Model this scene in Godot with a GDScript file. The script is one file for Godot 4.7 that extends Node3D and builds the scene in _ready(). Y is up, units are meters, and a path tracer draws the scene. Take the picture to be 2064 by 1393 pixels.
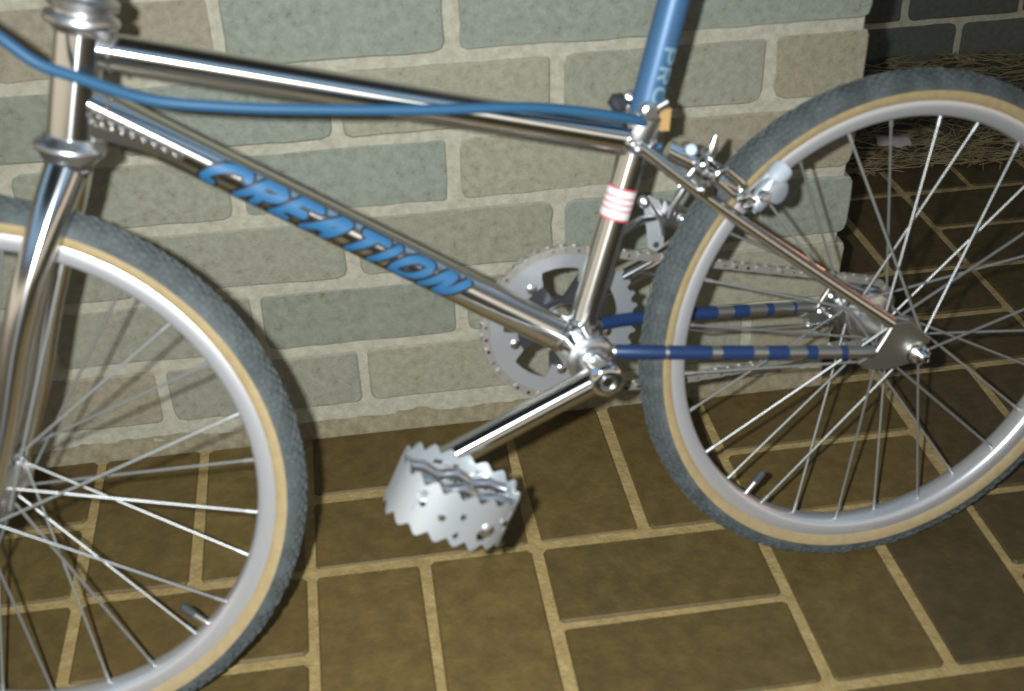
extends Node3D
# A chrome bicycle leaning at a brick wall on a tiled porch, photographed with a small camera's flash after dusk.

var rng := RandomNumberGenerator.new()
var mats := {}
var used_names := {}

# ---------------------------------------------------------------- mesh builder
class MB:
	var v := PackedVector3Array()
	var n := PackedVector3Array()
	var t := PackedVector2Array()
	var ix := PackedInt32Array()

	func vert(p: Vector3, nn: Vector3, uv := Vector2.ZERO) -> int:
		v.append(p); n.append(nn); t.append(uv)
		return v.size() - 1

	func tri(a: int, b: int, c: int) -> void:
		var g := (v[b] - v[a]).cross(v[c] - v[a])
		if g.dot(n[a] + n[b] + n[c]) > 0.0:
			ix.append_array([a, c, b])
		else:
			ix.append_array([a, b, c])

	func quad(a: int, b: int, c: int, d: int) -> void:
		tri(a, b, c); tri(a, c, d)

	func flat(pts: Array, nn: Vector3) -> void:
		var at := v.size()
		for p in pts: vert(p, nn)
		for i in range(1, pts.size() - 1): tri(at, at + i, at + i + 1)

	# a tube along points; radii one number or one per point
	func tube(pts: Array, radii, segs := 16, caps := true, closed := false) -> MB:
		var k := pts.size()
		var tang: Array[Vector3] = []
		for i in k:
			var a: Vector3 = pts[(i - 1 + k) % k] if closed else pts[maxi(i - 1, 0)]
			var b: Vector3 = pts[(i + 1) % k] if closed else pts[mini(i + 1, k - 1)]
			tang.append((b - a).normalized())
		var side := tang[0].cross(Vector3.UP if absf(tang[0].y) < 0.9 else Vector3.RIGHT).normalized()
		var at := v.size()
		var run := 0.0
		for i in k:
			side = (side - tang[i] * side.dot(tang[i])).normalized()
			var up := tang[i].cross(side)
			var r: float = radii[i] if radii is Array else radii
			if i > 0: run += (pts[i] - pts[i - 1]).length()
			for j in segs + 1:
				var a := TAU * j / segs
				var d := side * cos(a) + up * sin(a)
				vert(pts[i] + d * r, d, Vector2(float(j) / segs, run))
		var rows := k if closed else k - 1
		for i in rows:
			for j in segs:
				var a := at + i * (segs + 1) + j
				var b := at + ((i + 1) % k) * (segs + 1) + j
				quad(a, a + 1, b + 1, b)
		if caps and not closed:
			for e in [0, k - 1]:
				var nn: Vector3 = -tang[0] if e == 0 else tang[k - 1]
				var c := vert(pts[e], nn)
				var first := v.size()
				for j in segs + 1: vert(v[at + e * (segs + 1) + j], nn)
				for j in segs: tri(c, first + j, first + j + 1)
		return self

	# revolve [radius, height] pairs round the axis from o along d; smooth between steps under 40 degrees
	func lathe(prof: Array, o: Vector3, d: Vector3, segs := 24, sharp := true) -> MB:
		d = d.normalized()
		var x := d.cross(Vector3.UP if absf(d.y) < 0.9 else Vector3.RIGHT).normalized()
		var y := d.cross(x)
		for i in prof.size() - 1:
			var a: Vector2 = prof[i]
			var b: Vector2 = prof[i + 1]
			if a.is_equal_approx(b): continue
			var e := (b - a).normalized()
			var nf := Vector2(e.y, -e.x)
			var na := nf
			var nb := nf
			if not sharp:
				if i > 0:
					var e0: Vector2 = (a - prof[i - 1]).normalized()
					if e0.dot(e) > 0.75: na = (nf + Vector2(e0.y, -e0.x)).normalized()
				if i < prof.size() - 2:
					var e1: Vector2 = (prof[i + 2] - b).normalized()
					if e1.dot(e) > 0.75: nb = (nf + Vector2(e1.y, -e1.x)).normalized()
			var at := v.size()
			for j in segs + 1:
				var w := TAU * j / segs
				var rd := x * cos(w) + y * sin(w)
				vert(o + rd * a.x + d * a.y, rd * na.x + d * na.y, Vector2(float(j) / segs, float(i)))
				vert(o + rd * b.x + d * b.y, rd * nb.x + d * nb.y, Vector2(float(j) / segs, float(i + 1)))
			for j in segs:
				var q := at + j * 2
				quad(q, q + 1, q + 3, q + 2)
		return self

	# a convex or concave outline (2D) drawn out along z from z0 to z1 with a chamfer, then placed by xf
	func prism(poly: Array, z0: float, z1: float, bev: float, xf := Transform3D.IDENTITY) -> MB:
		var k := poly.size()
		var area := 0.0
		for i in k:
			var a: Vector2 = poly[i]
			var b: Vector2 = poly[(i + 1) % k]
			area += a.cross(b)
		if area < 0.0:
			poly = poly.duplicate()
			poly.reverse()
		var inner: Array[Vector2] = []
		var norm: Array[Vector2] = []
		for i in k:
			var p: Vector2 = poly[i]
			var e0: Vector2 = (p - poly[(i - 1 + k) % k]).normalized()
			var e1: Vector2 = (poly[(i + 1) % k] - p).normalized()
			var n0 := Vector2(e0.y, -e0.x)
			var n1 := Vector2(e1.y, -e1.x)
			var m := (n0 + n1)
			m = m / maxf(m.length_squared() / 2.0, 0.5)
			norm.append(n1)
			inner.append(p - m * bev)
		var idx := Geometry2D.triangulate_polygon(PackedVector2Array(inner))
		if idx.is_empty():      # an outline that crosses itself by a hair: a fan from its first corner
			for i in range(1, k - 1): idx.append_array([0, i, i + 1])
		var bz := xf.basis.z.normalized()
		for s in [0, 1]:
			var z: float = z1 if s else z0
			var nn: Vector3 = bz if s else -bz
			var at := v.size()
			for p in inner: vert(xf * Vector3(p.x, p.y, z), nn, p)
			for i in range(0, idx.size(), 3): tri(at + idx[i], at + idx[i + 1], at + idx[i + 2])
		for i in k:
			var j := (i + 1) % k
			var nw := (xf.basis * Vector3(norm[i].x, norm[i].y, 0)).normalized()
			var a: Vector2 = poly[i]
			var b: Vector2 = poly[j]
			var zb := bev if bev > 0.0 else 0.0
			flat([xf * Vector3(a.x, a.y, z0 + zb), xf * Vector3(b.x, b.y, z0 + zb), xf * Vector3(b.x, b.y, z1 - zb), xf * Vector3(a.x, a.y, z1 - zb)], nw)
			if bev > 0.0:
				flat([xf * Vector3(a.x, a.y, z1 - zb), xf * Vector3(b.x, b.y, z1 - zb), xf * Vector3(inner[j].x, inner[j].y, z1), xf * Vector3(inner[i].x, inner[i].y, z1)], (nw + bz).normalized())
				flat([xf * Vector3(a.x, a.y, z0 + zb), xf * Vector3(b.x, b.y, z0 + zb), xf * Vector3(inner[j].x, inner[j].y, z0), xf * Vector3(inner[i].x, inner[i].y, z0)], (nw - bz).normalized())
		return self

	func box(size: Vector3, bev: float, xf := Transform3D.IDENTITY) -> MB:
		var h := size / 2
		return prism([Vector2(-h.x, -h.y), Vector2(h.x, -h.y), Vector2(h.x, h.y), Vector2(-h.x, h.y)], -h.z, h.z, bev, xf)

	# a flat ring with any inner and outer radius per step, thickness th, round the axis z of xf
	func ring(inner: Array, outer: Array, th: float, xf: Transform3D) -> MB:
		var k := inner.size()
		var bz := xf.basis.z.normalized()
		for i in k:
			var j := (i + 1) % k
			var a := TAU * i / k
			var b := TAU * (i + 1) / k
			var da := Vector2(cos(a), sin(a))
			var db := Vector2(cos(b), sin(b))
			var p: Array[Vector2] = [da * inner[i], db * inner[j], db * outer[j], da * outer[i]]
			for s in [1, -1]:
				var f: Array = []
				for c in p: f.append(xf * Vector3(c.x, c.y, s * th / 2))
				flat(f, bz * s)
			for e in [[0, 1, -1.0], [3, 2, 1.0]]:
				var ed: Vector2 = (p[e[1]] - p[e[0]]).normalized()
				var nn := Vector2(ed.y, -ed.x)
				if nn.dot(da + db) * e[2] < 0: nn = -nn
				flat([xf * Vector3(p[e[0]].x, p[e[0]].y, th / 2), xf * Vector3(p[e[1]].x, p[e[1]].y, th / 2), xf * Vector3(p[e[1]].x, p[e[1]].y, -th / 2), xf * Vector3(p[e[0]].x, p[e[0]].y, -th / 2)], xf.basis * Vector3(nn.x, nn.y, 0))
		return self

	func add(other: MB, xf: Transform3D) -> MB:
		var at := v.size()
		for i in other.v.size():
			v.append(xf * other.v[i]); n.append((xf.basis * other.n[i]).normalized()); t.append(other.t[i])
		for i in other.ix: ix.append(at + i)
		return self

	func mesh() -> ArrayMesh:
		var a := []
		a.resize(Mesh.ARRAY_MAX)
		a[Mesh.ARRAY_VERTEX] = v
		a[Mesh.ARRAY_NORMAL] = n
		a[Mesh.ARRAY_TEX_UV] = t
		a[Mesh.ARRAY_INDEX] = ix
		var m := ArrayMesh.new()
		m.add_surface_from_arrays(Mesh.PRIMITIVE_TRIANGLES, a)
		return m


func put(called: String, what, m: Material, parent: Node, xf := Transform3D.IDENTITY, label := "") -> MeshInstance3D:
	var o := MeshInstance3D.new()
	o.name = called
	o.mesh = what.mesh() if what is MB else what
	o.material_override = m
	o.transform = xf
	parent.add_child(o, true)
	if label: o.set_meta("label", label)
	return o

func tag(o: Node, label: String, category: String, group := "", kind := "") -> Node:
	o.set_meta("label", label)
	if category: o.set_meta("category", category)
	if group: o.set_meta("group", group)
	if kind: o.set_meta("kind", kind)
	return o

func lin(r: float, g: float, b: float) -> Color:
	return Color(r, g, b).linear_to_srgb()

func mat(col: Color, rough: float, metal := 0.0, spec := 0.5) -> StandardMaterial3D:
	var m := StandardMaterial3D.new()
	m.albedo_color = col
	m.roughness = rough
	m.metallic = metal
	m.metallic_specular = spec
	return m

func noise_tex(freq: float, sd: int, lo: Color, hi: Color, size := 512, oct := 5, type := FastNoiseLite.TYPE_SIMPLEX_SMOOTH, at := [0.0, 1.0], pit := Color(0, 0, 0, 0)) -> NoiseTexture2D:
	var f := FastNoiseLite.new()
	f.noise_type = type
	f.frequency = freq
	f.seed = sd
	f.fractal_octaves = oct
	f.fractal_gain = 0.72
	var g := Gradient.new()
	g.set_offset(0, at[0]); g.set_offset(1, at[1])
	g.set_color(0, lo); g.set_color(1, hi)
	if pit.a > 0.0:
		g.set_color(0, pit)
		g.add_point(at[0] + 0.10, lo)
	var t := NoiseTexture2D.new()
	t.width = size; t.height = size
	t.seamless = true
	t.noise = f
	t.color_ramp = g
	return t

func normal_tex(freq: float, sd: int, strength: float, size := 512, oct := 4) -> NoiseTexture2D:
	var t := noise_tex(freq, sd, Color.BLACK, Color.WHITE, size, oct)
	t.color_ramp = null
	t.as_normal_map = true
	t.bump_strength = strength
	return t

func grain(m: StandardMaterial3D, tex: Texture2D, nrm: Texture2D, scale: float, nscale := 1.0) -> StandardMaterial3D:
	m.uv1_triplanar = true
	m.uv1_world_triplanar = true
	m.uv1_scale = Vector3.ONE * scale
	m.albedo_texture = tex
	if nrm:
		m.normal_enabled = true
		m.normal_texture = nrm
		m.normal_scale = nscale
	return m

# ---------------------------------------------------------------- the bicycle's own frame
# u: metres forward of the rear axle, w: metres above it (along the seat), s: metres out of the middle plane towards the viewer
func B(u: float, w: float, s: float) -> Vector3:
	return Vector3(0.41 - u, w + 0.2523, s)

func F(u: float, w: float, s: float) -> Vector3:   # the same round the front axle, in the turned front end
	return Vector3(-u, w, s)


func _ready() -> void:
	rng.seed = 7
	# camera
	var cam := Camera3D.new()
	cam.name = "camera"
	cam.fov = 2.0 * rad_to_deg(atan(696.5 / 2555.37))
	cam.near = 0.02
	cam.far = 60.0
	cam.basis = Basis(Vector3.UP, -0.1357) * Basis(Vector3.RIGHT, -0.5755) * Basis(Vector3.BACK, -0.0281)
	cam.position = Vector3(-0.1581, 0.9187, 1.0099)
	var lens := CameraAttributesPhysical.new()
	lens.frustum_focal_length = 12.0 * 2555.37 / 696.5
	lens.frustum_focus_distance = 1.9
	lens.exposure_aperture = 6.0
	lens.frustum_near = 0.02
	lens.frustum_far = 60.0
	cam.attributes = lens
	add_child(cam)
	# dusk sky, low, out of view; its bands shaped for chrome streaks and warm fill
	var env := Environment.new()
	env.background_mode = Environment.BG_SKY
	var sky := Sky.new()
	var pan := PanoramaSkyMaterial.new()
	pan.panorama = dusk()
	sky.sky_material = pan
	env.sky = sky
	env.background_energy_multiplier = SKY
	env.tonemap_mode = Environment.TONE_MAPPER_LINEAR
	env.tonemap_exposure = 1.0
	env.sdfgi_enabled = true
	env.ssao_enabled = true
	env.ssil_enabled = true
	var we := WorldEnvironment.new()
	we.name = "environment"
	we.environment = env
	add_child(we)
	# the camera's flash, a hand's breadth beside the lens
	var flash := SpotLight3D.new()
	flash.name = "camera_flash"
	flash.position = Vector3(-0.2123, 0.9370, 0.9965)
	flash.light_color = lin(0.93, 1.0, 1.08)
	flash.light_energy = FLASH
	flash.light_size = 0.010
	flash.spot_angle = 47.0
	flash.spot_angle_attenuation = 1.0
	flash.spot_range = 8.0
	flash.spot_attenuation = 2.0
	flash.shadow_enabled = true
	flash.basis = Basis.looking_at(Vector3(-0.1400, 0.2400, 0.0600) - flash.position)
	add_child(flash)

	make_materials()
	build_floor()
	build_walls()
	build_straw()
	build_bicycle()

const SKY := 0.8
const FLASH := 3.2

func dusk() -> ImageTexture:
	var w := 256
	var h := 128
	var im := Image.create(w, h, false, Image.FORMAT_RGBF)
	for y in h:
		var el := (0.5 - (y + 0.5) / h) * PI
		for x in w:
			# column centre looks along -z; the added orange glow lies on the +x side behind the photographer
			var az := (x + 0.5) / w * TAU
			var d := Vector3(sin(az), 0, cos(az))
			var glow := pow(maxf(0.0, d.dot(Vector3(0.36, 0, 0.93).normalized()) * 0.5 + 0.5), 8.0)
			var c: Color
			if el < 0.0:
				c = Color(0.03, 0.025, 0.018)
			else:
				var e := rad_to_deg(el)
				var low := Color(1.35, 1.2, 0.95).lerp(Color(4.6, 1.0, 0.22), glow)
				var blue := Color(0.44, 0.68, 0.95)
				var deep := Color(0.02, 0.018, 0.014)
				c = low.lerp(Color(0.10, 0.08, 0.06), smoothstep(6.0, 18.0, e)).lerp(blue, smoothstep(24.0, 36.0, e)).lerp(deep, smoothstep(40.0, 56.0, e))
			im.set_pixel(x, y, c)
	return ImageTexture.create_from_image(im)

func make_materials() -> void:
	var chrome := mat(lin(0.72, 0.72, 0.70), 0.14, 1.0)
	mats.chrome = chrome
	# the tubes were polished round and round: fine scratches draw highlights out along them
	mats.tube_chrome = mat(lin(0.72, 0.72, 0.70), 0.155, 1.0)
	mats.tube_chrome.anisotropy_enabled = true
	mats.tube_chrome.anisotropy = -0.9
	mats.alloy = mat(lin(0.62, 0.62, 0.61), 0.3, 1.0)
	mats.steel = mat(lin(0.5, 0.5, 0.49), 0.25, 1.0)
	mats.plate = mat(lin(0.55, 0.57, 0.565), 0.42, 0.78)
	mats.rim = mat(lin(0.62, 0.61, 0.60), 0.34, 0.75)
	mats.white_paint = mat(lin(0.70, 0.68, 0.62), 0.7)
	mats.spoke = mat(lin(0.30, 0.30, 0.275), 0.40, 0.75)
	mats.black_metal = mat(lin(0.03, 0.03, 0.032), 0.4, 0.3)
	mats.dark = mat(lin(0.02, 0.02, 0.02), 0.8)
	mats.chain = mat(lin(0.36, 0.34, 0.29), 0.45, 0.8)
	mats.blue_cable = mat(lin(0.016, 0.060, 0.110), 0.5, 0.0, 0.35)
	mats.blue_band = mat(lin(0.0085, 0.022, 0.062), 0.4, 0.0, 0.4)
	mats.seat_post = mat(lin(0.036, 0.090, 0.160), 0.42, 0.2, 0.45)
	mats.yellow = mat(lin(0.31, 0.19, 0.062), 0.55)
	mats.white = mat(lin(0.75, 0.74, 0.70), 0.4)
	mats.red = mat(lin(0.45, 0.07, 0.085), 0.4)
	mats.white = mat(lin(0.52, 0.50, 0.46), 0.45)
	mats.shoe = mat(lin(0.26, 0.29, 0.30), 0.55)
	mats.shoe_metal = mat(lin(0.45, 0.48, 0.50), 0.4, 0.7)
	mats.drop = mat(lin(0.36, 0.34, 0.29), 0.42, 1.0)
	mats.ring = mat(lin(0.44, 0.45, 0.45), 0.40, 0.8)
	mats.rubber_black = mat(lin(0.03, 0.03, 0.03), 0.75)
	var tyre_tex := noise_tex(0.02, 31, Color(0.74, 0.74, 0.73), Color(1.0, 1.0, 1.0), 256, 4, FastNoiseLite.TYPE_SIMPLEX_SMOOTH, [0.2, 0.75])
	mats.tread = grain(mat(lin(0.060, 0.069, 0.064), 0.85), tyre_tex, null, 6.0)
	mats.tan = grain(mat(lin(0.30, 0.225, 0.110), 0.7), noise_tex(0.03, 33, Color(0.86, 0.84, 0.8), Color.WHITE, 256, 4), null, 8.0)
	# bricks: a few tones, speckled and sandy
	var speck := noise_tex(0.02, 11, Color(0.89, 0.89, 0.875), Color(1, 1, 1), 1024, 7, FastNoiseLite.TYPE_SIMPLEX_SMOOTH, [0.14, 0.8], Color(0.80, 0.75, 0.66))
	var rough_n := normal_tex(0.16, 12, 4.0, 1024, 3)
	var tones := {"tan": [0.248, 0.216, 0.148], "grey": [0.232, 0.224, 0.163], "blue": [0.206, 0.218, 0.171], "olive": [0.226, 0.216, 0.152], "pale": [0.258, 0.238, 0.168], "slate": [0.192, 0.196, 0.148], "shade": [0.075, 0.078, 0.060], "shade_b": [0.088, 0.088, 0.068]}  # shade tones: flash falloff in the recess put into the brick colour
	for k in tones:
		var c: Array = tones[k]
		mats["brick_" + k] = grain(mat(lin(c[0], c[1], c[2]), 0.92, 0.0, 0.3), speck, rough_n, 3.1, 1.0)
	mats.mortar = grain(mat(lin(0.395, 0.368, 0.280), 0.95, 0.0, 0.3), noise_tex(0.03, 13, Color(0.8, 0.79, 0.76), Color.WHITE, 512, 6), rough_n, 3.7, 1.0)
	mats.skirt = grain(mat(lin(0.27, 0.232, 0.148), 0.95, 0.0, 0.3), noise_tex(0.03, 14, Color(0.7, 0.68, 0.64), Color.WHITE, 512, 6), rough_n, 3.3, 1.0)
	var blotch := noise_tex(0.012, 21, Color(0.76, 0.74, 0.71), Color(1.0, 1.0, 1.0), 1024, 7)
	var tile_n := normal_tex(0.03, 22, 3.0, 1024, 5)
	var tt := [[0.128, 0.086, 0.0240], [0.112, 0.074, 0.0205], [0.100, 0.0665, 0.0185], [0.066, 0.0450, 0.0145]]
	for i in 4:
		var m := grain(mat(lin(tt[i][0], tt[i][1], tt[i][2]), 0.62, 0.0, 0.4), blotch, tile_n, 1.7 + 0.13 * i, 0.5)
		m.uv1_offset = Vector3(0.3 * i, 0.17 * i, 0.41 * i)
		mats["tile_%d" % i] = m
	mats.grout = grain(mat(lin(0.322, 0.236, 0.098), 0.95, 0.0, 0.3), noise_tex(0.025, 23, Color(0.80, 0.77, 0.72), Color.WHITE, 512, 6), normal_tex(0.07, 24, 1.6, 512, 4), 2.9, 1.0)
	mats.straw = mat(lin(0.145, 0.105, 0.044), 0.85)
	mats.straw_dark = grain(mat(lin(0.085, 0.060, 0.025), 0.95), blotch, rough_n, 5.0)
	mats.scrap = mat(lin(0.24, 0.18, 0.165), 0.85)

# ---------------------------------------------------------------- setting
func build_floor() -> void:
	var base := MB.new()
	base.flat([Vector3(-30, -0.0028, 30), Vector3(30, -0.0028, 30), Vector3(30, -0.0028, -30), Vector3(-30, -0.0028, -30)], Vector3.UP)
	var fl := put("paved_floor", base, mats.grout, self)
	tag(fl, "dark brown tiled porch floor in a basket weave with pale joints", "", "", "structure")
	# tile shapes: rounded outline, a few variants, centre at the origin, top at y = 0
	var shapes: Array[ArrayMesh] = []
	for k in 5:
		var hx := 0.0544
		var hz := 0.1139
		var pts: Array = []
		for q in [[1, 1], [-1, 1], [-1, -1], [1, -1]]:
			var cr := 0.004
			for i in 2:
				var j := Vector2(rng.randf_range(-0.0011, 0.0011), rng.randf_range(-0.0011, 0.0011))
				var first: bool = (i == 0) == (q[0] * q[1] > 0)
				pts.append(Vector2(q[0] * (hx - (0.0 if first else cr)), q[1] * (hz - (cr if first else 0.0))) + j)
			# a slightly wandering long edge
		var m := MB.new()
		m.prism(pts, -0.009, 0.0, 0.0022, Transform3D(Basis(Vector3.RIGHT, -PI / 2), Vector3.ZERO))
		shapes.append(m.mesh())
	var count := 0
	for bi in range(-5, 7):
		for bj in range(-6, 6):
			var x0 := bi * 0.24
			var z0 := bj * 0.24
			if z0 < -0.25 and x0 < 0.23: continue
			if z0 < -1.21: continue
			if bj >= 3 and (bi < -4 or bi > 4): continue
			var split_x := posmod(bi + bj, 2) == 1
			for h in 2:
				var c := Vector3(x0 + (0.06 + 0.12 * h if split_x else 0.12), rng.randf_range(-0.0009, 0.0005), z0 + (0.12 if split_x else 0.06 + 0.12 * h))
				c += Vector3(rng.randf_range(-0.0015, 0.0015), 0, rng.randf_range(-0.0015, 0.0015))
				var turn := (0.0 if split_x else PI / 2) + rng.randf_range(-0.006, 0.006) + (PI if rng.randf() < 0.5 else 0.0)
				var b := Basis(Vector3.UP, turn) * Basis(Vector3.RIGHT, rng.randf_range(-0.004, 0.004))
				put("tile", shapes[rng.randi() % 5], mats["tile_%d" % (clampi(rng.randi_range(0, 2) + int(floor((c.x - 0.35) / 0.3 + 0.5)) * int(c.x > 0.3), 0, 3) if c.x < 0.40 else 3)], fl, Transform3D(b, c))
				count += 1

func brick_mesh(w: float, h: float, d: float, r: float, end_round := 0.0) -> ArrayMesh:
	# front face at z = 0, centre at the origin; worn, rounded corners
	var pts: Array = []
	var hw := w / 2
	var hh := h / 2
	for q in [[1, 1], [-1, 1], [-1, -1], [1, -1]]:
		var rr := r * rng.randf_range(0.4, 1.6)
		var rx := rr
		if end_round > 0.0 and q[0] > 0: rx = end_round * rng.randf_range(0.8, 1.2)
		for i in 3:
			var a := i / 2.0 * PI / 2
			var ca := cos(a)
			var sa := sin(a)
			if q[0] * q[1] < 0:
				var s := ca; ca = sa; sa = s
			pts.append(Vector2(q[0] * (hw - rx + rx * ca), q[1] * (hh - rr + rr * sa)) + Vector2(rng.randf_range(-0.0005, 0.0005), rng.randf_range(-0.0005, 0.0005)))
		# wander along the long edges
		if q[0] * q[1] > 0:
			for f in [0.6, 0.36, 0.12, -0.12, -0.36, -0.6]:
				pts.append(Vector2(q[0] * hw * f, q[1] * (hh + rng.randf_range(-0.0012, 0.0008))))
		else:
			pts.append(Vector2(q[0] * (hw + rng.randf_range(-0.002, 0.001)), q[1] * hh * rng.randf_range(-0.3, 0.3)))
	return MB.new().prism(pts, -d, 0.0, 0.0022).mesh()

func build_walls() -> void:
	var W := 0.2321
	var H := 0.0849
	var x0 := -0.2786
	var zf := -0.2388
	var y6 := 0.0362
	# wall beside the bicycle: mortar body, bricks, mortar fillet along the foot
	var wall := put("brick_wall", MB.new().box(Vector3(1.42, 1.13, 0.105), 0.002, Transform3D(Basis.IDENTITY, Vector3(0.4025 - 0.71, 0.565, zf - 0.0022 - 0.0525))), mats.mortar, self)
	tag(wall, "pale grey brown brick wall behind the bicycle, ending in a ragged edge", "wall")
	var full: Array[ArrayMesh] = []
	var half: Array[ArrayMesh] = []
	var ends: Array[ArrayMesh] = []
	for i in 7: full.append(brick_mesh(W - 0.0125, H - 0.0120, 0.06, 0.0085))
	for i in 5: half.append(brick_mesh(W / 2 - 0.0125, H - 0.0115, 0.106, 0.010, 0.010))
	for i in 5: ends.append(brick_mesh(W - 0.0125, H - 0.0115, 0.106, 0.010, 0.010))
	var plan := [["tan", "tan", "blue", "blue", "blue"], ["slate", "blue", "pale", "grey", "tan"], ["grey", "grey", "blue", "pale", "tan"], ["grey", "grey", "olive", "blue", "blue"], ["olive", "grey", "slate", "grey", "pale"], ["tan", "grey", "pale", "grey", "tan"]]
	var shift := [0.006, -0.002, 0.0, 0.0, 0.002, -0.001]
	var kinds := ["tan", "grey", "blue", "olive", "pale", "slate"]
	for c in range(-6, 6):     # course 5 lies on the fillet, -6 is the topmost
		var yc := y6 + (5 - c) * H + H / 2
		var off := 0.5 if posmod(c, 2) == 1 else 0.0
		var sh: float = shift[c] if c >= 0 else 0.0
		for k in range(-4, 4):
			var l := k + off - (1.0 if off > 0 else 0.0) + 0.0
			var a := l
			var b := l + 1.0
			if a >= 2.9: continue
			b = minf(b, 3.0)
			var xc := x0 + (a + b) / 2 * W + (sh if b < 2.99 else 0.0)
			if xc < -0.98: continue
			var pool := full
			if b > 2.99: pool = ends if b - a > 0.7 else half
			var tone: String = kinds[rng.randi() % 6]
			var pi_ := int(floor(a + 2.0))
			if c >= 0 and pi_ >= 0 and pi_ < 5: tone = plan[c][pi_]
			var jx := rng.randf_range(-0.0015, 0.0015) + (rng.randf_range(-0.005, 0.004) if b > 2.99 else 0.0)
			var xf := Transform3D(Basis(Vector3.BACK, rng.randf_range(-0.008, 0.008)) * Basis(Vector3.UP, rng.randf_range(-0.006, 0.006)), Vector3(xc + jx, yc + rng.randf_range(-0.0015, 0.0015), zf + rng.randf_range(-0.0012, 0.001)))
			put("brick", pool[rng.randi() % pool.size()], mats["brick_" + tone], wall, xf)
	# rough mortar fillet at the foot of the wall
	var f := MB.new()
	var steps := 160
	var cols := 6
	var fn := FastNoiseLite.new()
	fn.seed = 5
	fn.frequency = 9.0
	var at := f.v.size()
	for i in steps + 1:
		var x := -1.015 + 1.42 * i / steps
		for j in cols + 1:
			var q := float(j) / cols
			var y := lerpf(0.0355, -0.004, q) + 0.0035 * fn.get_noise_2d(x * 3.0, q * 0.6) * (1.0 - q)
			var z := zf + lerpf(-0.0035, 0.004, q * q) + 0.0026 * fn.get_noise_2d(x * 1.5 + 7.0, q * 0.4)
			f.vert(Vector3(x, y, z), Vector3(fn.get_noise_2d(x * 4.0, q * 0.5) * 0.25, 0.15, 1).normalized())
	for i in steps:
		for j in cols:
			var a := at + i * (cols + 1) + j
			f.quad(a, a + 1, a + cols + 2, a + cols + 1)
	put("mortar_fillet", f, mats.skirt, wall)

	# the wall at the back of the recess
	var zb := -1.2
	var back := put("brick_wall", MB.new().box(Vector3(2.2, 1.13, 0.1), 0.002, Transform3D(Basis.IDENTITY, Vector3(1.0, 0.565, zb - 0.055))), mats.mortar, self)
	tag(back, "dim brick wall at the back of the recess behind the straw", "wall")
	for c in 7:
		var yc := 0.019 + c * H + H / 2
		if c == 0: yc = 0.019 + H / 2
		var off := 0.0 if c % 2 == 0 else 0.5
		for k in range(-4, 5):
			var xc := 1.026 + (k + 0.5 + off) * W
			if xc < 0.25 or xc > 2.0: continue
			var xf := Transform3D(Basis(Vector3.BACK, rng.randf_range(-0.008, 0.008)), Vector3(xc + rng.randf_range(-0.002, 0.002), yc, zb + rng.randf_range(-0.001, 0.001)))
			put("brick", full[rng.randi() % full.size()], mats["brick_" + ["shade", "shade_b"][rng.randi() % 2]], back, xf)

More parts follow.
